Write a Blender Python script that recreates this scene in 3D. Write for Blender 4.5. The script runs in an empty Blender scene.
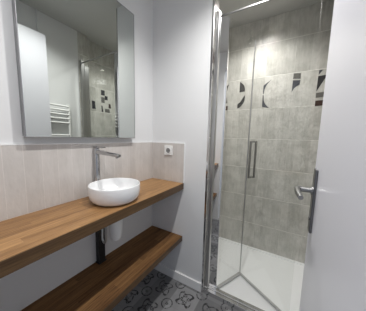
import bpy, bmesh, math, random
from mathutils import Vector, Matrix
random.seed(7)
SC = bpy.context.scene
COL = SC.collection

# ------------------------------------------------------------------ camera
cam_d = bpy.data.cameras.new('camera')
cam = bpy.data.objects.new('camera', cam_d); COL.objects.link(cam)
fw = Vector((-0.49871766, 0.8590406, -0.11545534))
rt = Vector((0.86315692, 0.50435666, 0.02417605))
up = Vector((-0.07899888, 0.08759906, 0.99301842))
m = Matrix((( rt.x, up.x, -fw.x, 1.01317), (rt.y, up.y, -fw.y, 0.0), (rt.z, up.z, -fw.z, 1.25127), (0, 0, 0, 1)))
cam.matrix_world = m
cam_d.sensor_fit = 'HORIZONTAL'; cam_d.sensor_width = 36.0; cam_d.lens = 17.044
cam_d.shift_y = 0.0055; cam_d.clip_start = 0.01
SC.camera = cam

# ------------------------------------------------------------------ world, light, exposure
W = bpy.data.worlds.new('world'); SC.world = W; W.use_nodes = True
W.node_tree.nodes['Background'].inputs[0].default_value = (0.72, 0.82, 1.0, 1)
W.node_tree.nodes['Background'].inputs[1].default_value = 0.40
SC.view_settings.view_transform = 'Standard'
SC.view_settings.look = 'None'
SC.view_settings.gamma = 1.0
SC.view_settings.use_curve_mapping = False
SC.view_settings.exposure = 0.06
ROOM_LAMP_W = 50.0
SHOWER_LAMP_W = 46.0
ENTRY_FILL_W = 30.0  # power of the fill lamp added for brightness

# ------------------------------------------------------------------ room dimensions (metres)
RW = 1.235      # width
YB = 1.20       # partition face
YP = 1.30       # partition back
YF = 1.997      # far shower wall
ZC = 2.434      # ceiling
XE = 0.532      # partition end
TX = 1.292      # tiled face of the shower's right wall
TC = RW - 0.0005  # where the door frame meets the right return
YN = -0.04      # near wall face

# ------------------------------------------------------------------ node helpers
class NT:
    def __init__(self, name):
        self.m = bpy.data.materials.new(name); self.m.use_nodes = True
        self.t = self.m.node_tree; self.n = self.t.nodes; self.l = self.t.links
        self.b = self.n['Principled BSDF']
    def s(self, sock, v):
        if isinstance(v, (int, float)):
            sock.default_value = v
        elif isinstance(v, tuple):
            sock.default_value = v if len(v) == len(sock.default_value) else tuple(v) + (1,)
        else:
            self.l.new(v, sock)
    def M(self, op, a, b=0.0, c=0.0):
        n = self.n.new('ShaderNodeMath'); n.operation = op
        self.s(n.inputs[0], a); self.s(n.inputs[1], b); self.s(n.inputs[2], c)
        return n.outputs[0]
    def pos(self):
        n = self.n.new('ShaderNodeNewGeometry'); x = self.n.new('ShaderNodeSeparateXYZ')
        self.l.new(n.outputs['Position'], x.inputs[0]); return x.outputs[0], x.outputs[1], x.outputs[2], n.outputs['Position']
    def comb(self, x, y, z):
        n = self.n.new('ShaderNodeCombineXYZ')
        for i, v in enumerate((x, y, z)): self.s(n.inputs[i], v)
        return n.outputs[0]
    def noise(self, vec, scale, detail=3.0, rough=0.5):
        n = self.n.new('ShaderNodeTexNoise'); self.l.new(vec, n.inputs['Vector'])
        n.inputs['Scale'].default_value = scale; n.inputs['Detail'].default_value = detail
        n.inputs['Roughness'].default_value = rough; return n.outputs[0]
    def white(self, vec):
        n = self.n.new('ShaderNodeTexWhiteNoise'); n.noise_dimensions = '3D'
        self.l.new(vec, n.inputs['Vector']); return n.outputs['Value']
    def mix(self, f, a, b):
        n = self.n.new('ShaderNodeMix'); n.data_type = 'RGBA'
        self.s(n.inputs[0], f); self.s(n.inputs[6], a); self.s(n.inputs[7], b); return n.outputs[2]
    def ramp(self, f, lo, hi):
        n = self.n.new('ShaderNodeMapRange'); n.interpolation_type = 'SMOOTHSTEP'
        self.s(n.inputs[0], f); n.inputs[1].default_value = lo; n.inputs[2].default_value = hi; return n.outputs[0]
    def bump(self, h, strength, dist):
        n = self.n.new('ShaderNodeBump'); n.inputs['Strength'].default_value = strength
        n.inputs['Distance'].default_value = dist; self.l.new(h, n.inputs['Height'])
        self.l.new(n.outputs[0], self.b.inputs['Normal'])
    def set(self, **k):
        for a, v in k.items(): self.s(self.b.inputs[a.replace('_', ' ')], v)
        return self

def plain(name, col, rough=0.5, metal=0.0, spec=0.5, var=0.0, scale=8.0, bump=0.0):
    t = NT(name); p = t.pos()[3]
    n = t.noise(p, scale, 3)
    c = t.mix(n, tuple(v * (1 - var) for v in col), tuple(min(1, v * (1 + var)) for v in col))
    t.set(Base_Color=c, Roughness=rough, Metallic=metal)
    t.b.inputs['Specular IOR Level'].default_value = spec
    if bump: t.bump(t.noise(p, 60, 4), bump, 0.002)
    return t.m

M_PAINT = plain('white_wall_paint', (0.74, 0.745, 0.75), 0.55, var=0.015, scale=2, bump=0.06)
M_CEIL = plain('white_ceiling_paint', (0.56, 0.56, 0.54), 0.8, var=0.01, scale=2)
M_DOOR = plain('white_door_paint', (0.70, 0.70, 0.75), 0.32, var=0.01, scale=1.5, bump=0.03)
M_GLOSSW = plain('white_gloss_paint', (0.84, 0.84, 0.84), 0.25, var=0.01)
M_CERAMIC = plain('white_ceramic', (0.86, 0.865, 0.87), 0.12, var=0.005)
M_PLASTIC = plain('white_plastic', (0.80, 0.80, 0.79), 0.35, var=0.01)
M_TRAY = plain('white_resin_tray', (0.86, 0.87, 0.87), 0.30, var=0.01, scale=5, bump=0.05)
M_CHROME = plain('polished_chrome', (0.72, 0.72, 0.73), 0.08, metal=1, var=0.01)
M_MIRSTEEL = plain('mirror_polished_aluminium', (0.88, 0.88, 0.88), 0.03, metal=1, var=0.0)
M_TAP = plain('dark_polished_chrome', (0.50, 0.50, 0.505), 0.10, metal=1, var=0.01)
M_SEAL = plain('grey_seal_plastic', (0.48, 0.48, 0.47), 0.4, var=0.03)
M_ALU = plain('satin_aluminium', (0.55, 0.55, 0.55), 0.28, metal=1, var=0.02)
M_DARKMETAL = plain('dark_nickel', (0.20, 0.20, 0.205), 0.35, metal=1, var=0.05)
M_SATIN = plain('satin_nickel', (0.33, 0.33, 0.33), 0.34, metal=1, var=0.03)
M_BLACK = plain('black_lacquered_metal', (0.015, 0.015, 0.016), 0.45, var=0.1)
M_MIRROR = plain('silvered_mirror_glass', (0.63, 0.66, 0.635), 0.0, metal=1, var=0.0)
M_MIRFRAME = plain('mirror_edge_aluminium', (0.30, 0.30, 0.31), 0.35, metal=0.8, var=0.02)
M_DARKHOLE = plain('dark_recess_plastic', (0.22, 0.22, 0.22), 0.5)
M_RAD = plain('white_radiator_enamel', (0.86, 0.86, 0.85), 0.25, var=0.01)

def emis(name, col, s):
    t = NT(name); t.set(Base_Color=(0.8, 0.8, 0.8), Emission_Color=col, Emission_Strength=s)
    return t.m
M_LED = emis('lit_led_lens', (1.0, 0.95, 0.88), 30.0)

def glass_mat():
    t = NT('clear_shower_glass'); n, l = t.n, t.l
    tr = n.new('ShaderNodeBsdfTransparent'); tr.inputs[0].default_value = (0.985, 0.99, 0.985, 1)
    gl = n.new('ShaderNodeBsdfGlossy'); gl.inputs['Roughness'].default_value = 0.0
    lw = n.new('ShaderNodeLayerWeight'); lw.inputs[0].default_value = 0.5   # facing = 1 - |cos|
    pw = t.M('POWER', lw.outputs['Facing'], 5.0)
    rf = t.M('ADD', 0.03, t.M('MULTIPLY', pw, 0.9))
    mx = n.new('ShaderNodeMixShader'); l.new(rf, mx.inputs[0]); l.new(tr.outputs[0], mx.inputs[1]); l.new(gl.outputs[0], mx.inputs[2])
    l.new(mx.outputs[0], n['Material Output'].inputs[0]); return t.m
M_GLASS = glass_mat()

def tile_mat(name, axis, u0, pu, v0, pv, col_lo, col_hi, vline=0.0012, hline=0.0022, rough=0.05, vstrength=0.35, col=0.0613, wave=0.009):
    """narrow upright stoneware tiles: u along the wall, v up"""
    t = NT(name); x, y, z, p = t.pos()
    u = x if axis == 'x' else y
    uu = t.M('DIVIDE', t.M('SUBTRACT', u, u0), pu); vv = t.M('DIVIDE', t.M('SUBTRACT', z, v0), pv)
    fu = t.M('FRACT', uu); fv = t.M('FRACT', vv)
    du = t.M('MULTIPLY', t.M('MINIMUM', fu, t.M('SUBTRACT', 1.0, fu)), pu)
    dv = t.M('MULTIPLY', t.M('MINIMUM', fv, t.M('SUBTRACT', 1.0, fv)), pv)
    gu = t.M('MULTIPLY', t.M('LESS_THAN', du, vline), vstrength); gv = t.M('LESS_THAN', dv, hline)
    g = t.M('MAXIMUM', gu, gv)
    cell = t.comb(t.M('FLOOR', uu), t.M('FLOOR', vv), 3.0)
    w = t.white(cell)
    streak = t.noise(t.comb(t.M('MULTIPLY', u, 9.0), t.M('MULTIPLY', z, 1.3), w), 7.0, 5, 0.62)
    blot = t.noise(t.comb(u, z, w), 9.0, 4, 0.55)
    w2 = t.white(t.comb(t.M('FLOOR', t.M('DIVIDE', t.M('SUBTRACT', u, u0), col)), t.M('FLOOR', vv), 8.0))
    f = t.M('ADD', t.M('MULTIPLY', streak, 0.40), t.M('ADD', t.M('MULTIPLY', blot, 0.55), t.M('MULTIPLY', t.M('SUBTRACT', t.M('ADD', w, w2), 1.0), 0.14)))
    f = t.ramp(f, 0.25, 0.70)
    c = t.mix(f, col_lo, col_hi)
    c = t.mix(g, c, tuple(min(1, v * 1.18) for v in col_hi))
    t.set(Base_Color=c, Roughness=t.M('ADD', rough, t.M('MULTIPLY', g, 0.4)))
    wav = t.noise(t.comb(t.M('MULTIPLY', u, 2.0), z, w), 26.0, 2, 0.5)
    h = t.M('SUBTRACT', t.M('MULTIPLY', wav, 0.8), t.M('MULTIPLY', g, 0.25))
    t.bump(h, 0.8, wave)
    return t.m
TLO, THI = (0.43, 0.42, 0.385), (0.66, 0.647, 0.605)
M_TILE_X = tile_mat('shower_tile_facing_room', 'x', 0.55, 0.2452, 0.0, 0.3133, TLO, THI)
M_TILE_Y = tile_mat('shower_tile_side', 'y', 1.22, 0.2452, 0.0, 0.3133, TLO, THI)
SLO, SHI = (0.54, 0.51, 0.485), (0.63, 0.60, 0.575)
M_SPLASH_Y = tile_mat('splashback_tile_side', 'y', 0.238, 0.0685, 0.881, 0.60, SLO, SHI, vline=0.0014, vstrength=0.5, wave=0.0025)
M_SPLASH_X = tile_mat('splashback_tile_back', 'x', 0.02, 0.0685, 0.881, 0.60, SLO, SHI, vline=0.001, vstrength=0.35, wave=0.0025)

def wood_mat(name, lo, hi, pl, rough=0.36, spec=0.4):
    """oak staves running along y, each stave its own tone"""
    t = NT(name); x, y, z, p = t.pos()
    st = t.M('FLOOR', t.M('DIVIDE', t.M('ADD', x, t.M('MULTIPLY', z, 0.6)), pl))
    ln = t.M('FLOOR', t.M('ADD', t.M('DIVIDE', y, 0.62), t.M('MULTIPLY', st, 0.37)))
    w = t.white(t.comb(st, ln, 1.0))
    gr = t.noise(t.comb(t.M('MULTIPLY', x, 34.0), t.M('MULTIPLY', y, 0.9), t.M('ADD', t.M('MULTIPLY', z, 34.0), t.M('MULTIPLY', w, 9.0))), 4.0, 6, 0.6)
    fi = t.noise(t.comb(t.M('MULTIPLY', x, 130.0), t.M('MULTIPLY', y, 5.0), t.M('MULTIPLY', z, 130.0)), 4.0, 3, 0.6)
    f = t.M('ADD', t.M('MULTIPLY', gr, 0.62), t.M('ADD', t.M('MULTIPLY', w, 0.12), t.M('MULTIPLY', fi, 0.36)))
    f = t.ramp(f, 0.30, 0.78)
    t.set(Base_Color=t.mix(f, lo, hi), Roughness=rough)
    t.b.inputs['Specular IOR Level'].default_value = spec
    t.bump(fi, 0.12, 0.001)
    return t.m
M_WOOD = wood_mat('oiled_oak', (0.15, 0.068, 0.023), (0.48, 0.272, 0.115), 0.042)
M_EDGE = wood_mat('dark_oiled_edge', (0.045, 0.022, 0.009), (0.15, 0.088, 0.040), 0.012)
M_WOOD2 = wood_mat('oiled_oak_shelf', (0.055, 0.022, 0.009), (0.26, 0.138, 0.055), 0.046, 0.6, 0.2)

def floor_mat():
    """grey cement tiles, each quarter printed with dark scrolling rosettes"""
    t = NT('patterned_cement_tiles'); x, y, z, p = t.pos()
    P = 0.2
    uu = t.M('DIVIDE', t.M('ADD', x, 0.06), P); vv = t.M('DIVIDE', t.M('ADD', y, 0.03), P)
    fu = t.M('SUBTRACT', t.M('FRACT', uu), 0.5); fv = t.M('SUBTRACT', t.M('FRACT', vv), 0.5)
    w = t.white(t.comb(t.M('FLOOR', uu), t.M('FLOOR', vv), 5.0))
    r = t.M('SQRT', t.M('ADD', t.M('MULTIPLY', fu, fu), t.M('MULTIPLY', fv, fv)))
    a = t.M('ARCTAN2', fv, fu)
    # scrolling petals
    k = t.M('MULTIPLY', t.M('COSINE', t.M('ADD', t.M('MULTIPLY', a, 4.0), t.M('MULTIPLY', r, 9.0))), 0.07)
    d1 = t.M('ABSOLUTE', t.M('SUBTRACT', r, t.M('ADD', 0.27, k)))
    L1 = t.M('LESS_THAN', d1, 0.04)
    k2 = t.M('MULTIPLY', t.M('COSINE', t.M('MULTIPLY', a, 8.0)), 0.03)
    L2 = t.M('LESS_THAN', t.M('ABSOLUTE', t.M('SUBTRACT', r, t.M('ADD', 0.12, k2))), 0.03)
    # corner rings
    cu = t.M('SUBTRACT', 0.5, t.M('ABSOLUTE', fu)); cv = t.M('SUBTRACT', 0.5, t.M('ABSOLUTE', fv))
    rc = t.M('SQRT', t.M('ADD', t.M('MULTIPLY', cu, cu), t.M('MULTIPLY', cv, cv)))
    L3 = t.M('LESS_THAN', t.M('ABSOLUTE', t.M('SUBTRACT', rc, 0.2)), 0.022)
    L4 = t.M('LESS_THAN', rc, 0.06)
    lines = t.M('MAXIMUM', t.M('MAXIMUM', L1, L2), t.M('MAXIMUM', L3, L4))
    wear = t.ramp(t.noise(p, 38.0, 4, 0.75), 0.40, 0.50)
    lines = t.M('MULTIPLY', lines, wear)
    base = t.mix(t.ramp(w, 0.2, 0.8), (0.13, 0.13, 0.135), (0.34, 0.34, 0.345))
    base = t.mix(t.noise(p, 14, 4), base, (0.20, 0.20, 0.205))
    c = t.mix(lines, base, (0.022, 0.022, 0.024))
    gd = t.M('MINIMUM', cu, cv)
    c = t.mix(t.M('LESS_THAN', gd, 0.006), c, (0.22, 0.22, 0.22))
    t.set(Base_Color=c, Roughness=0.42)
    return t.m
M_FLOOR = floor_mat()
M_HALL = plain('hall_floor', (0.35, 0.33, 0.30), 0.5, var=0.05)

MOS = {'black': plain('charcoal_mosaic', (0.035, 0.034, 0.036), 0.2, var=0.1),
       'brown': plain('dark_brown_mosaic', (0.06, 0.035, 0.028), 0.2, var=0.1),
       'grey': plain('mid_grey_mosaic', (0.14, 0.135, 0.125), 0.2, var=0.1),
       'slate': plain('slate_mosaic', (0.075, 0.078, 0.09), 0.2, var=0.1)}
MOSL = ['black', 'brown', 'grey', 'slate']

# ------------------------------------------------------------------ mesh helpers (all coordinates are world; obj() makes them local)
def box(bm, x0, x1, y0, y1, z0, z1, mi=0):
    vs = [bm.verts.new((x, y, z)) for z in (z0, z1) for y in (y0, y1) for x in (x0, x1)]
    for q in ((0, 2, 3, 1), (4, 5, 7, 6), (0, 1, 5, 4), (2, 6, 7, 3), (0, 4, 6, 2), (1, 3, 7, 5)):
        f = bm.faces.new([vs[i] for i in q]); f.material_index = mi
    return vs
def boxm(*a):
    bm = bmesh.new(); box(bm, *a); return bm
def rbox(x0, x1, y0, y1, z0, z1, r=0.003, seg=2):
    bm = boxm(x0, x1, y0, y1, z0, z1)
    bmesh.ops.bevel(bm, geom=list(bm.edges), offset=r, segments=seg, profile=0.5, affect='EDGES'); return bm
def bar(bm, A, B, th, z0, z1):
    """upright slab between plan points A and B, thickness th"""
    A, B = Vector(A), Vector(B); d = (B - A).normalized(); n = Vector((-d.y, d.x)) * th / 2
    pts = [A - n, B - n, B + n, A + n]
    lo = [bm.verts.new((p.x, p.y, z0)) for p in pts]; hi = [bm.verts.new((p.x, p.y, z1)) for p in pts]
    bm.faces.new(lo[::-1]); bm.faces.new(hi)
    for i in range(4): bm.faces.new((lo[i], lo[(i + 1) % 4], hi[(i + 1) % 4], hi[i]))
def lathe(bm, prof, cx, cy, n=48, cap=True):
    rings = []
    for r, z in prof:
        rings.append([bm.verts.new((cx + r * math.cos(2 * math.pi * i / n), cy + r * math.sin(2 * math.pi * i / n), z)) for i in range(n)])
    for a, b in zip(rings, rings[1:]):
        for i in range(n): bm.faces.new((a[i], a[(i + 1) % n], b[(i + 1) % n], b[i]))
    if cap: bm.faces.new(rings[0][::-1]); bm.faces.new(rings[-1])
def tube(bm, pts, r, n=12, cap=True):
    pts = [Vector(p) for p in pts]; rings = []; prev = None
    rs = r if isinstance(r, (list, tuple)) else [r] * len(pts)
    for i, p in enumerate(pts):
        d = (pts[min(i + 1, len(pts) - 1)] - pts[max(i - 1, 0)]).normalized()
        if prev is None:
            a = Vector((0, 0, 1)) if abs(d.z) < 0.9 else Vector((1, 0, 0))
            s = d.cross(a).normalized()
        else:
            s = (prev - d * prev.dot(d)).normalized()
        prev = s; t = d.cross(s)
        rings.append([bm.verts.new(p + (s * math.cos(2 * math.pi * k / n) + t * math.sin(2 * math.pi * k / n)) * rs[i]) for k in range(n)])
    for a, b in zip(rings, rings[1:]):
        for i in range(n): bm.faces.new((a[i], a[(i + 1) % n], b[(i + 1) % n], b[i]))
    if cap: bm.faces.new(rings[0][::-1]); bm.faces.new(rings[-1])
def arc(c, r, a0, a1, u, v, n=8):
    c, u, v = Vector(c), Vector(u), Vector(v)
    return [c + u * r * math.cos(a0 + (a1 - a0) * i / n) + v * r * math.sin(a0 + (a1 - a0) * i / n) for i in range(n + 1)]
def wloc(o):
    v = Vector((0, 0, 0))
    while o: v += o.location; o = o.parent
    return v
def obj(name, bm, mats, parent=None, loc=None, smooth=False, bevel=0.0):
    me = bpy.data.meshes.new(name)
    base = wloc(parent) if parent else Vector((0, 0, 0))
    o = bpy.data.objects.new(name, me); COL.objects.link(o)
    if parent: o.parent = parent
    if loc: o.location = Vector(loc) - base
    bmesh.ops.recalc_face_normals(bm, faces=bm.faces)
    off = wloc(o)
    for v in bm.verts: v.co -= off
    if smooth:
        for f in bm.faces: f.smooth = True
        for e in bm.edges:
            if len(e.link_faces) == 2 and e.calc_face_angle(0) > math.radians(35): e.smooth = False
    bm.to_mesh(me); bm.free()
    for mt in (mats if isinstance(mats, list) else [mats]): me.materials.append(mt)
    if bevel:
        b = o.modifiers.new('edge_softening', 'BEVEL'); b.width = bevel; b.segments = 2; b.limit_method = 'ANGLE'
    return o
def tag(o, label, cat, group=None):
    o['label'] = label; o['category'] = cat
    if group: o['group'] = group
    return o
def thing(name, label, cat, loc, group=None):
    o = bpy.data.objects.new(name, None); COL.objects.link(o); o.location = loc
    o.empty_display_size = 0.1
    return tag(o, label, cat, group)
def struct(name, bm, mats, parent=None, **k):
    o = obj(name, bm, mats, parent, **k)
    if parent is None: o['kind'] = 'structure'
    return o

# ================================================================== THE SETTING
struct('floor', boxm(0, RW, YN, YB + 0.005, -0.08, 0), M_FLOOR)
struct('floor_hall', boxm(-0.6, 1.9, -1.6, YN, -0.08, -0.001), M_HALL)
bm = boxm(-0.1, TX + 0.12, YN - 0.1, YF + 0.1, ZC, ZC + 0.1)
struct('ceiling', bm, M_CEIL)
struct('wall_left', boxm(-0.1, 0, YN - 0.1, YF + 0.1, -0.08, ZC), M_PAINT)
struct('wall_right', boxm(RW, RW + 0.16, YN - 0.1, 1.222, -0.08, ZC), M_PAINT)
struct('wall_back', boxm(0, XE - 0.012, YB, YP - 0.01, -0.08, ZC), M_PAINT)
bm = boxm(0, 0.36, YN - 0.1, YN, -0.08, ZC); box(bm, 1.19, RW, YN - 0.1, YN, -0.08, ZC); box(bm, 0.36, 1.19, YN - 0.1, YN, 2.21, ZC)
struct('wall_near', bm, M_PAINT)

def quad_shape(bm, pts, plane, mi, th=0.0012):
    """flat mosaic piece let into a tiled wall: pts are (u, z); plane maps them into the room"""
    a = [bm.verts.new(plane(u, z, 0.0)) for u, z in pts]; b = [bm.verts.new(plane(u, z, th)) for u, z in pts]
    f = bm.faces.new(b); f.material_index = mi
    n = len(pts)
    for i in range(n):
        f = bm.faces.new((a[i], a[(i + 1) % n], b[(i + 1) % n], b[i])); f.material_index = mi
def mi(c): return 1 + MOSL.index(c)
def curve(p0, p1, sag, n=7):
    """points from p0 to p1 bowed sideways by sag"""
    (u0, z0), (u1, z1) = p0, p1; dx, dz = u1 - u0, z1 - z0; L = math.hypot(dx, dz)
    return [(u0 + dx * i / n - dz / L * sag * math.sin(math.pi * i / n), z0 + dz * i / n + dx / L * sag * math.sin(math.pi * i / n)) for i in range(n + 1)]

# far shower wall, with the inlaid band
bm = boxm(0, TX + 0.1, YF, YF + 0.1, -0.08, ZC)
pf = lambda u, z, d: (u, YF - d, z)
def halfleaf(u, z0, z1, w, c, sgn=1):
    quad_shape(bm, curve((u, z0), (u, z1), -w * sgn) , pf, mi(c))
quad_shape(bm, [(0.365, 1.63), (0.416, 1.65), (0.406, 1.72), (0.408, 1.78), (0.425, 1.855), (0.385, 1.82), (0.365, 1.74)], pf, mi('black'))
quad_shape(bm, [(0.365, 1.568), (0.424, 1.568), (0.424, 1.618), (0.365, 1.618)], pf, mi('brown'))
quad_shape(bm, [(0.546, 1.752), (0.602, 1.757)] + curve((0.602, 1.757), (0.546, 1.862), -0.020)[1:], pf, mi('black'))
quad_shape(bm, [(0.532, 1.585)] + curve((0.552, 1.588), (0.606, 1.722), -0.022) + [(0.588, 1.695), (0.560, 1.648), (0.532, 1.628)], pf, mi('black'))
quad_shape(bm, [(0.783, 1.715), (0.783, 1.795), (0.852, 1.845)] + curve((0.852, 1.845), (0.790, 1.715), -0.016)[1:], pf, mi('slate'))
quad_shape(bm, [(0.783, 1.585), (0.783, 1.70)] + curve((0.790, 1.70), (0.852, 1.567), -0.020)[:], pf, mi('slate'))
quad_shape(bm, [(1.035, 1.825), (1.095, 1.818), (1.095, 1.868), (1.037, 1.875)], pf, mi('grey'))
quad_shape(bm, [(1.033, 1.70), (1.036, 1.812), (1.095, 1.806), (1.092, 1.765)] + curve((1.092, 1.765), (1.033, 1.70), -0.012)[1:-1], pf, mi('slate'))
quad_shape(bm, [(1.228, 1.832), (1.229, 1.872), (1.256, 1.872)], pf, mi('slate'))
quad_shape(bm, [(1.224, 1.69), (1.226, 1.822), (1.291, 1.826)], pf, mi('black'))
quad_shape(bm, [(1.224, 1.635), (1.288, 1.638), (1.288, 1.682), (1.224, 1.677)], pf, mi('grey'))
quad_shape(bm, [(1.224, 1.562), (1.289, 1.565), (1.289, 1.612), (1.224, 1.610)], pf, mi('brown'))
struct('wall_shower_far', bm, [M_TILE_X] + [MOS[c] for c in MOSL])

# shower side wall on the right, tiled panel over the masonry, with its own inlay
bm = boxm(TX, TX + 0.1, 1.3355, YF - 0.0005, -0.08, ZC - 0.0005)
pr = lambda u, z, d: (TX - d, u, z)
random.seed(11)
for u, pcs in ((1.30, [(0.0, 1.70, 0.055, 1.86, 'black'), (0.0, 1.58, 0.05, 1.68, 'slate')]),
               (1.545, [(0.0, 1.80, 0.055, 1.868, 'black'), (0.0, 1.70, 0.052, 1.775, 'grey'), (0.055, 1.745, 0.10, 1.80, 'black')]),
               (1.79, [(0.0, 1.72, 0.055, 1.86, 'brown'), (0.0, 1.58, 0.055, 1.66, 'black')])):
    for (a, z0, b, z1, c) in pcs:
        k = random.random()
        pts = [(u + a, z0), (u + b, z0), (u + b, z1), (u + a, z1)]
        if z1 - z0 > 0.09: pts = [(u + a, z0), (u + b, z0 + 0.01), (u + a + (b - a) * (0.4 if k < .5 else 1), z1), (u + a, z1)]
        quad_shape(bm, pts, pr, mi(c))
for (y0, z0, y1, z1, c) in ((1.41, 1.60, 1.46, 1.70, 'black'), (1.60, 1.575, 1.68, 1.625, 'grey'), (1.66, 1.64, 1.70, 1.70, 'brown'), (1.545, 1.575, 1.57, 1.66, 'black')):
    quad_shape(bm, [(y0, z0), (y1, z0), (y1 - 0.01, z1), (y0, z1)], pr, mi(c))
struct('wall_shower_right', bm, [M_TILE_Y] + [MOS[c] for c in MOSL])
struct('wall_shower_return', boxm(RW, TX + 0.1, 1.2225, 1.3352, -0.08, ZC - 0.0005), M_TILE_Y)
struct('wall_shower_left', boxm(0.0005, 0.010, YP + 0.0005, YF - 0.0005, 0.0, ZC - 0.0005), M_TILE_Y)
struct('wall_shower_front', boxm(0.0105, XE - 0.012, YP - 0.0095, YP, 0.0, ZC - 0.0005), M_TILE_X)
# end of the partition, tiled and inlaid
bm = boxm(XE - 0.0115, XE, YB + 0.002, YP, 0.0, ZC - 0.0005)
pe = lambda u, z, d: (XE + d, u, z)
quad_shape(bm, [(1.206, 1.770), (1.222, 1.785), (1.232, 1.82), (1.206, 1.885)], pe, mi('brown'))
quad_shape(bm, [(1.236, 1.74), (1.262, 1.74), (1.262, 1.86), (1.24, 1.84)], pe, mi('brown'))
quad_shape(bm, [(1.206, 1.665), (1.212, 1.70), (1.225, 1.725), (1.243, 1.68), (1.236, 1.72), (1.225, 1.742), (1.210, 1.718)], pe, mi('black'))
struct('wall_partition_end', bm, [M_TILE_Y] + [MOS[c] for c in MOSL])
# corner trim of the partition
bm = boxm(XE - 0.0118, XE + 0.0015, YB - 0.0018, YB + 0.0018, 0.0, ZC - 0.001)
struct('trim_1', bm, M_CHROME)
# skirting of the partition
bm = boxm(0.002, XE - 0.012, YB - 0.015, YB - 0.0002, 0.0005, 0.078)
struct('baseboard_back', bm, M_GLOSSW, bevel=0.003)
struct('baseboard_left', boxm(0.0002, 0.014, 0.0, YB - 0.016, 0.0005, 0.078), M_GLOSSW, bevel=0.003)
# boxed pipe cover on the right wall behind the door
struct('trim_2', boxm(RW - 0.012, RW - 0.0002, 0.836, 0.848, 0.005, ZC - 0.001), M_PAINT)

# ------------------------------------------------------------------ the open room door
DX = 1.128
d = struct('door_1', rbox(DX, DX + 0.04, 0.03, 0.862, 0.012, 2.19, 0.0015), M_DOOR)
pl = obj('handle_plate', rbox(DX - 0.009, DX - 0.0002, 0.778, 0.822, 0.902, 1.146, 0.003), M_DARKMETAL, d)
bm = bmesh.new()
tube(bm, [(DX - 0.008, 0.80, 1.063), (DX - 0.014, 0.80, 1.063), (DX - 0.0145, 0.80, 1.063), (DX - 0.05, 0.80, 1.063)], [0.016, 0.016, 0.010, 0.010], 20)
hd = obj('door_handle', bm, M_SATIN, d, smooth=True)
bm = bmesh.new()
P = [(DX - 0.042, 0.808, 1.064), (DX - 0.052, 0.800, 1.0645), (DX - 0.058, 0.785, 1.0645), (DX - 0.059, 0.76, 1.063), (DX - 0.057, 0.73, 1.060), (DX - 0.052, 0.700, 1.056)]
tube(bm, P, [0.009, 0.0105, 0.0105, 0.0095, 0.0095, 0.0085], 16)
obj('lever', bm, M_SATIN, hd, smooth=True)
bm = bmesh.new(); tube(bm, [(DX - 0.0115, 0.80, 0.955), (DX - 0.008, 0.80, 0.955)], [0.009, 0.009], 16)
obj('keyhole_rose', bm, M_DARKMETAL, pl, smooth=True)
for z in (0.25, 1.95):
    bm = bmesh.new(); tube(bm, [(DX - 0.002, 0.026, z), (DX - 0.002, 0.026, z + 0.09)], 0.007, 12); obj('hinge', bm, M_CHROME, d, smooth=True)

# ================================================================== THINGS
# ------------------------------------------------------------------ wall mirror
MT = 0.045
mr = thing('wall_mirror', 'large rectangular mirror on the left wall above the tiled splashback', 'mirror', (0.0, 0.625, 1.239))
obj('back_box', boxm(0.0003, MT - 0.005, 0.312, 0.940, 1.2405, 2.081), M_MIRFRAME, mr)
obj('mirror_glass', rbox(MT - 0.005, MT, 0.310, 0.942, 1.2385, 2.083, 0.001), M_MIRROR, mr)
bm = bmesh.new()
for a in ((0.3075, 0.310, 1.236, 2.0855), (0.942, 0.9445, 1.236, 2.0855), (0.310, 0.942, 1.236, 1.2385), (0.310, 0.942, 2.083, 2.0855)):
    box(bm, 0.030, MT + 0.001, *a)
obj('rim', bm, M_MIRFRAME, mr)

# ------------------------------------------------------------------ splashbacks
sp = thing('tile_splashback', 'long beige upright-tile splashback on the left wall under the mirror', 'splashback', (0, 0.6, 0.881))
obj('tile_panel', boxm(0.0003, 0.009, YN + 0.005, YB - 0.0004, 0.8815, 1.200), M_SPLASH_Y, sp)
obj('edge_strip', boxm(0.0003, 0.010, YN + 0.005, YB - 0.0004, 1.2002, 1.2055), M_GLOSSW, sp)
sp = thing('tile_splashback', 'short beige tile splashback on the back wall behind the power socket', 'splashback', (0.17, YB, 0.881))
obj('tile_panel', boxm(0.0092, 0.330, YB - 0.009, YB - 0.0003, 0.8815, 1.200), M_SPLASH_X, sp)
bm = boxm(0.0102, 0.3325, YB - 0.010, YB - 0.0003, 1.2002, 1.2055); box(bm, 0.3302, 0.3325, YB - 0.0105, YB - 0.0003, 0.8815, 1.2002)
obj('edge_strip', bm, M_GLOSSW, sp)

# ------------------------------------------------------------------ counter, shelf, post
bm = rbox(0.0005, 0.3265, YN + 0.004, YB - 0.0005, 0.829, 0.8808, 0.001)
ct = tag(obj('countertop', bm, M_WOOD, loc=(0.165, 0.6, 0.829)), 'long oak countertop along the left wall under the white basin', 'countertop')
fe = obj('front_edge', rbox(0.3267, 0.3295, YN + 0.004, YB - 0.0005, 0.8288, 0.8800, 0.001), M_EDGE, ct); fe['label'] = 'darker brown front edge'
bm = rbox(0.0005, 0.3265, YN + 0.004, YB - 0.0005, 0.380, 0.4215, 0.001)
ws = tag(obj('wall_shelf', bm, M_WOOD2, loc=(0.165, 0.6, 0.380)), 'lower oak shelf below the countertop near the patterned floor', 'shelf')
fe = obj('front_edge', rbox(0.3267, 0.3295, YN + 0.004, YB - 0.0005, 0.3798, 0.4208, 0.001), M_EDGE, ws); fe['label'] = 'darker brown front edge'
ps = thing('support_post', 'black metal post standing between the lower shelf and the countertop', 'post', (0.03, 0.655, 0.4217))
obj('post', rbox(0.002, 0.04, 0.634, 0.676, 0.4217, 0.8288, 0.002), M_BLACK, ps)
obj('foot_plate', rbox(0.002, 0.046, 0.628, 0.682, 0.4216, 0.4285, 0.002), M_BLACK, ps)

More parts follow.
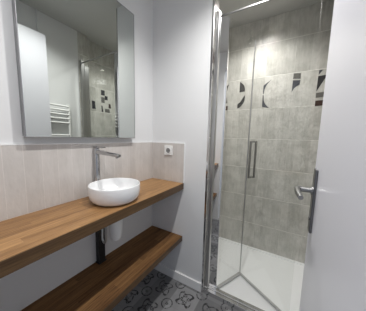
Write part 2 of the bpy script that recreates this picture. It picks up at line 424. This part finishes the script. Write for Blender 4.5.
# ------------------------------------------------------------------ basin
BX, BY = 0.189, 0.648
bs = thing('vessel_basin', 'round white ceramic vessel basin standing on the oak countertop', 'basin', (BX, BY, 0.881))
bm = bmesh.new()
prof = [(0.090, 0.8812), (0.103, 0.8825), (0.117, 0.888), (0.128, 0.899), (0.1355, 0.914), (0.1395, 0.934), (0.1403, 0.955), (0.1397, 0.971), (0.1387, 0.9772), (0.1365, 0.979), (0.1343, 0.977),
        (0.1330, 0.968), (0.130, 0.948), (0.121, 0.925), (0.105, 0.909), (0.081, 0.901), (0.052, 0.897), (0.025, 0.895)]
lathe(bm, prof, BX, BY, 72)
obj('bowl', bm, M_CERAMIC, bs, smooth=True)
bm = bmesh.new(); lathe(bm, [(0.024, 0.8953), (0.024, 0.899), (0.020, 0.902), (0.008, 0.9035)], BX, BY, 32)
obj('drain_plug', bm, M_CHROME, bs, smooth=True)

# ------------------------------------------------------------------ tall mixer tap
FX, FY = 0.0285, 0.645
fc = thing('basin_faucet', 'tall chrome mixer tap behind the round white basin', 'faucet', (FX, FY, 0.881))
bm = bmesh.new(); lathe(bm, [(0.019, 0.8811), (0.019, 0.889), (0.0175, 0.891), (0.0166, 0.90), (0.0163, 0.94), (0.0168, 1.168), (0.0158, 1.171)], FX, FY, 32)
obj('body', bm, M_TAP, fc, smooth=True)
bm = bmesh.new()
sv = [Vector((FX + 0.006, FY, 1.152)), Vector((FX + 0.190, FY + 0.012, 1.139))]
w2, h2a, h2b = 0.013, 0.012, 0.008
vs = []
for p, h in ((sv[0], h2a), (sv[1], h2b)):
    for dy, dz in ((-w2, -h), (w2, -h), (w2, h), (-w2, h)): vs.append(bm.verts.new((p.x, p.y + dy, p.z + dz)))
for q in ((0, 1, 2, 3), (7, 6, 5, 4), (0, 4, 5, 1), (1, 5, 6, 2), (2, 6, 7, 3), (3, 7, 4, 0)): bm.faces.new([vs[i] for i in q])
bmesh.ops.bevel(bm, geom=list(bm.edges), offset=0.003, segments=2, profile=0.5, affect='EDGES')
s_ = obj('spout', bm, M_TAP, fc, smooth=True)
bm = bmesh.new(); lathe(bm, [(0.0085, 1.124), (0.0095, 1.126), (0.0095, 1.134)], FX + 0.172, FY + 0.011, 20)
obj('aerator', bm, M_ALU, s_, smooth=True)
bm = rbox(FX - 0.0165, FX + 0.075, FY - 0.011, FY + 0.011, 1.177, 1.1845, 0.0025)
lathe(bm, [(0.0160, 1.1712), (0.0165, 1.173), (0.0165, 1.1775)], FX, FY, 28)
obj('lever', bm, M_TAP, fc, smooth=True)

# ------------------------------------------------------------------ siphon under the counter
TXp, TYp = 0.165, 0.665
tr = thing('bottle_trap', 'white plastic bottle trap hanging under the countertop below the basin', 'drain trap', (TXp, TYp, 0.62))
bm = bmesh.new(); lathe(bm, [(0.024, 0.628), (0.031, 0.633), (0.036, 0.655), (0.039, 0.70), (0.041, 0.735), (0.041, 0.745)], TXp, TYp, 36)
obj('cup', bm, M_PLASTIC, tr, smooth=True)
bm = bmesh.new(); lathe(bm, [(0.042, 0.7452), (0.045, 0.748), (0.045, 0.770), (0.040, 0.776), (0.024, 0.780), (0.022, 0.8285)], TXp, TYp, 36)
obj('cap_nut', bm, M_PLASTIC, tr, smooth=True)
bm = bmesh.new(); lathe(bm, [(0.026, 0.622), (0.026, 0.6278)], TXp, TYp, 24)
obj('bottom_plug', bm, M_PLASTIC, tr, smooth=True)
bm = bmesh.new(); tube(bm, [(TXp - 0.03, TYp + 0.012, 0.715), (0.09, TYp + 0.05, 0.715), (0.0005, TYp + 0.085, 0.715)], 0.017, 16)
obj('outlet_pipe', bm, M_PLASTIC, tr, smooth=True)
bm = bmesh.new()
P = [(0.105, 0.640, 0.828), (0.105, 0.640, 0.72), (0.103, 0.640, 0.66)] + [tuple(v) for v in arc((0.085, 0.640, 0.61), 0.018, 0.0, -math.pi, (1, 0, 0), (0, 0, 1.6), 10)] + [(0.066, 0.641, 0.66), (0.060, 0.655, 0.72), (0.045, 0.690, 0.78), (0.0005, 0.695, 0.785)]
tube(bm, P, 0.006, 10)
tag(obj('supply_hose', bm, M_ALU, loc=(0.0, 0.695, 0.785), smooth=True), 'thin grey looped water hose beside the white bottle trap', 'hose')

# ------------------------------------------------------------------ power socket
SX, SZ, SY = 0.182, 1.140, YB - 0.0095
sk = thing('power_socket', 'square white power socket on the back wall splashback', 'socket', (SX, YB - 0.009, SZ))
obj('cover_plate', rbox(SX - 0.040, SX + 0.040, SY - 0.009, SY, SZ - 0.040, SZ + 0.040, 0.003), M_PLASTIC, sk)
bm = bmesh.new()
def ring_y(bm, prof, cx, cz, n=36):
    R = [[bm.verts.new((cx + r * math.cos(2 * math.pi * i / n), y, cz + r * math.sin(2 * math.pi * i / n))) for i in range(n)] for r, y in prof]
    for a, b in zip(R, R[1:]):
        for i in range(n): bm.faces.new((a[i], a[(i + 1) % n], b[(i + 1) % n], b[i]))
    bm.faces.new(R[0]); bm.faces.new(R[-1][::-1])
ring_y(bm, [(0.027, SY - 0.0092), (0.027, SY - 0.0125), (0.0225, SY - 0.0125), (0.0215, SY - 0.0095)], SX, SZ)
obj('socket_well', bm, M_PLASTIC, sk, smooth=True)
bm = bmesh.new(); ring_y(bm, [(0.0205, SY - 0.0097), (0.0205, SY - 0.0103)], SX, SZ)
wl = obj('contact_face', bm, M_DARKHOLE, sk)
bm = bmesh.new()
for p in ((-0.0095, 0.0), (0.0095, 0.0)): ring_y(bm, [(0.0028, SY - 0.0103), (0.0028, SY - 0.0108)], SX + p[0], SZ, 12)
obj('pin_hole', bm, M_BLACK, wl)

# ------------------------------------------------------------------ shower tray
ty = thing('shower_tray', 'white shower tray on the floor behind the folding glass door', 'shower tray', (0.62, 1.65, 0.0))
bm = bmesh.new()
x0, x1, y0, y1 = 0.0106, TX - 0.0006, YP + 0.0005, YF - 0.0006
xr = RW - 0.0006   # the return beside the door frame narrows the front of the tray
# tray with a slightly dished floor and a tongue through the opening
box(bm, x0, xr, y0, 1.336, 0.0, 0.026); box(bm, x0, x1, 1.336, y1, 0.0, 0.026)
box(bm, XE + 0.001, xr, YB + 0.0225, YP + 0.0005, 0.0, 0.030)
rim = 0.03
box(bm, x0, x0 + rim, y0, y1, 0.026, 0.034); box(bm, x1 - rim, x1, 1.336, y1, 0.026, 0.034)
box(bm, x0 + rim, x1 - rim, y1 - rim, y1, 0.026, 0.034)
obj('basin_floor', bm, M_TRAY, ty)
bm = bmesh.new(); lathe(bm, [(0.045, 0.0262), (0.045, 0.029), (0.040, 0.031)], 0.30, 1.66, 32)
obj('drain_cover', bm, M_CHROME, ty, smooth=True)

# ------------------------------------------------------------------ folding shower door
YD = 1.247
sd = thing('folding_shower_door', 'folding clear glass shower door with chrome frame, half open beside the partition', 'shower door', (0.88, YD, 0.030))
Z0, Z1 = 0.0306, 2.070
obj('wall_channel', rbox(XE + 0.0018, XE + 0.030, YD - 0.018, YD + 0.018, Z0, 2.12, 0.002), M_ALU, sd)
bm = bmesh.new()
c, s = math.cos(math.radians(-3.2)), math.sin(math.radians(-3.2))
bar(bm, (0.570, YD + 0.0), (0.570 + 0.060 * c, YD - 0.060 * s), 0.022, Z0 + 0.004, Z1)
obj('stile', bm, M_MIRSTEEL, sd, bevel=0.0015)
obj('wall_channel', rbox(TC - 0.030, TC - 0.0015, YD - 0.010, YD + 0.026, Z0, 2.12, 0.002), M_ALU, sd)
obj('stile', rbox(TC - 0.030, TC - 0.0015, YD + 0.028, YD + 0.082, Z0 + 0.004, Z1, 0.0015), M_ALU, sd)
bm = rbox(XE + 0.031, TC - 0.031, YD - 0.005, YD + 0.005, 2.084, 2.095, 0.002)
obj('top_rail', bm, M_SATIN, sd)
bm = rbox(XE + 0.002, TC - 0.0015, YB - 0.004, YB + 0.022, 0.0005, 0.036, 0.002)
box(bm, XE + 0.031, TC - 0.033, YD - 0.012, YD + 0.010, 0.0304, 0.040)
box(bm, XE + 0.031, TC - 0.033, YD - 0.024, YD - 0.018, 0.0304, 0.036)
obj('bottom_rail', bm, M_CHROME, sd)
A, F, E_ = Vector((0.636, YD + 0.012)), Vector((0.757, 1.515)), Vector((1.135, 1.272))
def off(p, q, t): return p + (q - p).normalized() * t
PB, PT = 0.052, 2.062
bm = bmesh.new(); bar(bm, off(A, F, 0.006), off(F, A, 0.006), 0.006, PB, PT)
p1 = obj('glass_panel', bm, M_GLASS, sd); p1['label'] = 'narrow clear glass leaf next to the partition'
bm = bmesh.new(); bar(bm, off(F, E_, 0.006), off(E_, F, 0.006), 0.006, PB, PT)
p2 = obj('glass_panel', bm, M_GLASS, sd); p2['label'] = 'wider clear glass leaf carrying the handle'
bm = bmesh.new(); bar(bm, off(A, F, 0.004), off(F, A, 0.004), 0.020, 0.037, PB - 0.0005); obj('bottom_seal', bm, M_SEAL, p1)
bm = bmesh.new(); bar(bm, off(F, E_, 0.004), off(E_, F, 0.004), 0.012, 0.037, PB - 0.0005); obj('bottom_seal', bm, M_SEAL, p2)
bm = bmesh.new(); tube(bm, [(F.x, F.y, PB), (F.x, F.y, PT - 0.05)], 0.0048, 12); obj('fold_hinge', bm, M_ALU, sd, smooth=True)
# back to back D handle on the wider leaf
dd = (E_ - F).normalized(); nn = Vector((-dd.y, dd.x)); hc = F + dd * 0.050
bm = bmesh.new()
for sgn in (-1, 1):
    q = hc + nn * sgn * 0.030; g = hc + nn * sgn * 0.0033
    bar(bm, q - dd * 0.006, q + dd * 0.006, 0.012, 0.935, 1.235)
    for za in (0.935, 1.223):
        bar(bm, g, q - nn * sgn * 0.0061, 0.012, za, za + 0.012)
obj('door_handle', bm, M_SATIN, p2, bevel=0.001)

# ------------------------------------------------------------------ towel radiator (seen in the mirror)
rd = thing('towel_radiator', 'white ladder towel radiator on the right wall, seen in the mirror', 'radiator', (1.20, 0.88, 0.55))
for y in (0.66, 1.075):
    bm = bmesh.new(); tube(bm, [(1.20, y, 0.55), (1.20, y, 1.585)], 0.013, 16); obj('upright', bm, M_RAD, rd, smooth=True)
    for z in (0.68, 1.48):
        bm = bmesh.new(); tube(bm, [(1.2125, y, z), (RW - 0.0003, y, z)], 0.009, 12); obj('wall_bracket', bm, M_RAD, rd, smooth=True)
for z in (1.56, 1.515, 1.47, 1.425, 1.38, 1.245, 1.20, 1.155, 1.11, 1.065, 0.93, 0.885, 0.84, 0.795, 0.66, 0.615, 0.57):
    bm = bmesh.new(); tube(bm, [(1.196 - 0.010 * math.sin(math.pi * i / 8), 0.66 + 0.415 * i / 8, z) for i in range(9)], 0.0095, 12)
    obj('rung', bm, M_RAD, rd, smooth=True)

# ------------------------------------------------------------------ ceiling downlights, plus an added fill by the doorway
def downlight(label, x, y, watts, r=0.032):
    dl = thing('ceiling_downlight', label, 'light', (x, y, ZC), 'recessed downlights')
    bm = bmesh.new(); lathe(bm, [(0.045, ZC - 0.0003), (0.045, ZC - 0.004), (0.036, ZC - 0.006), (0.034, ZC - 0.003)], x, y, 32, cap=False)
    obj('trim_ring', bm, M_CHROME, dl, smooth=True)
    bm = bmesh.new(); lathe(bm, [(0.033, ZC - 0.0005), (0.033, ZC - 0.0025)], x, y, 32); obj('lens', bm, M_LED, dl)
    L = bpy.data.lights.new('lamp', 'SPOT'); L.spot_size = math.radians(140); L.spot_blend = 1.0; L.shadow_soft_size = r; L.energy = watts; L.color = (1.0, 0.985, 0.96)
    o = bpy.data.objects.new('lamp', L); COL.objects.link(o); o.parent = dl; o.location = (0, 0, -0.012 - 0.03)
    return dl
downlight('recessed round downlight in the room ceiling in front of the mirror', 0.745, 0.74, ROOM_LAMP_W)
downlight('recessed round downlight in the shower ceiling behind the glass door', 0.76, 1.64, SHOWER_LAMP_W)
downlight('added unseen fill downlight in the room ceiling just inside the doorway', 0.745, 0.10, ENTRY_FILL_W)  # unseen lamp and fitting, added to light the back wall more evenly
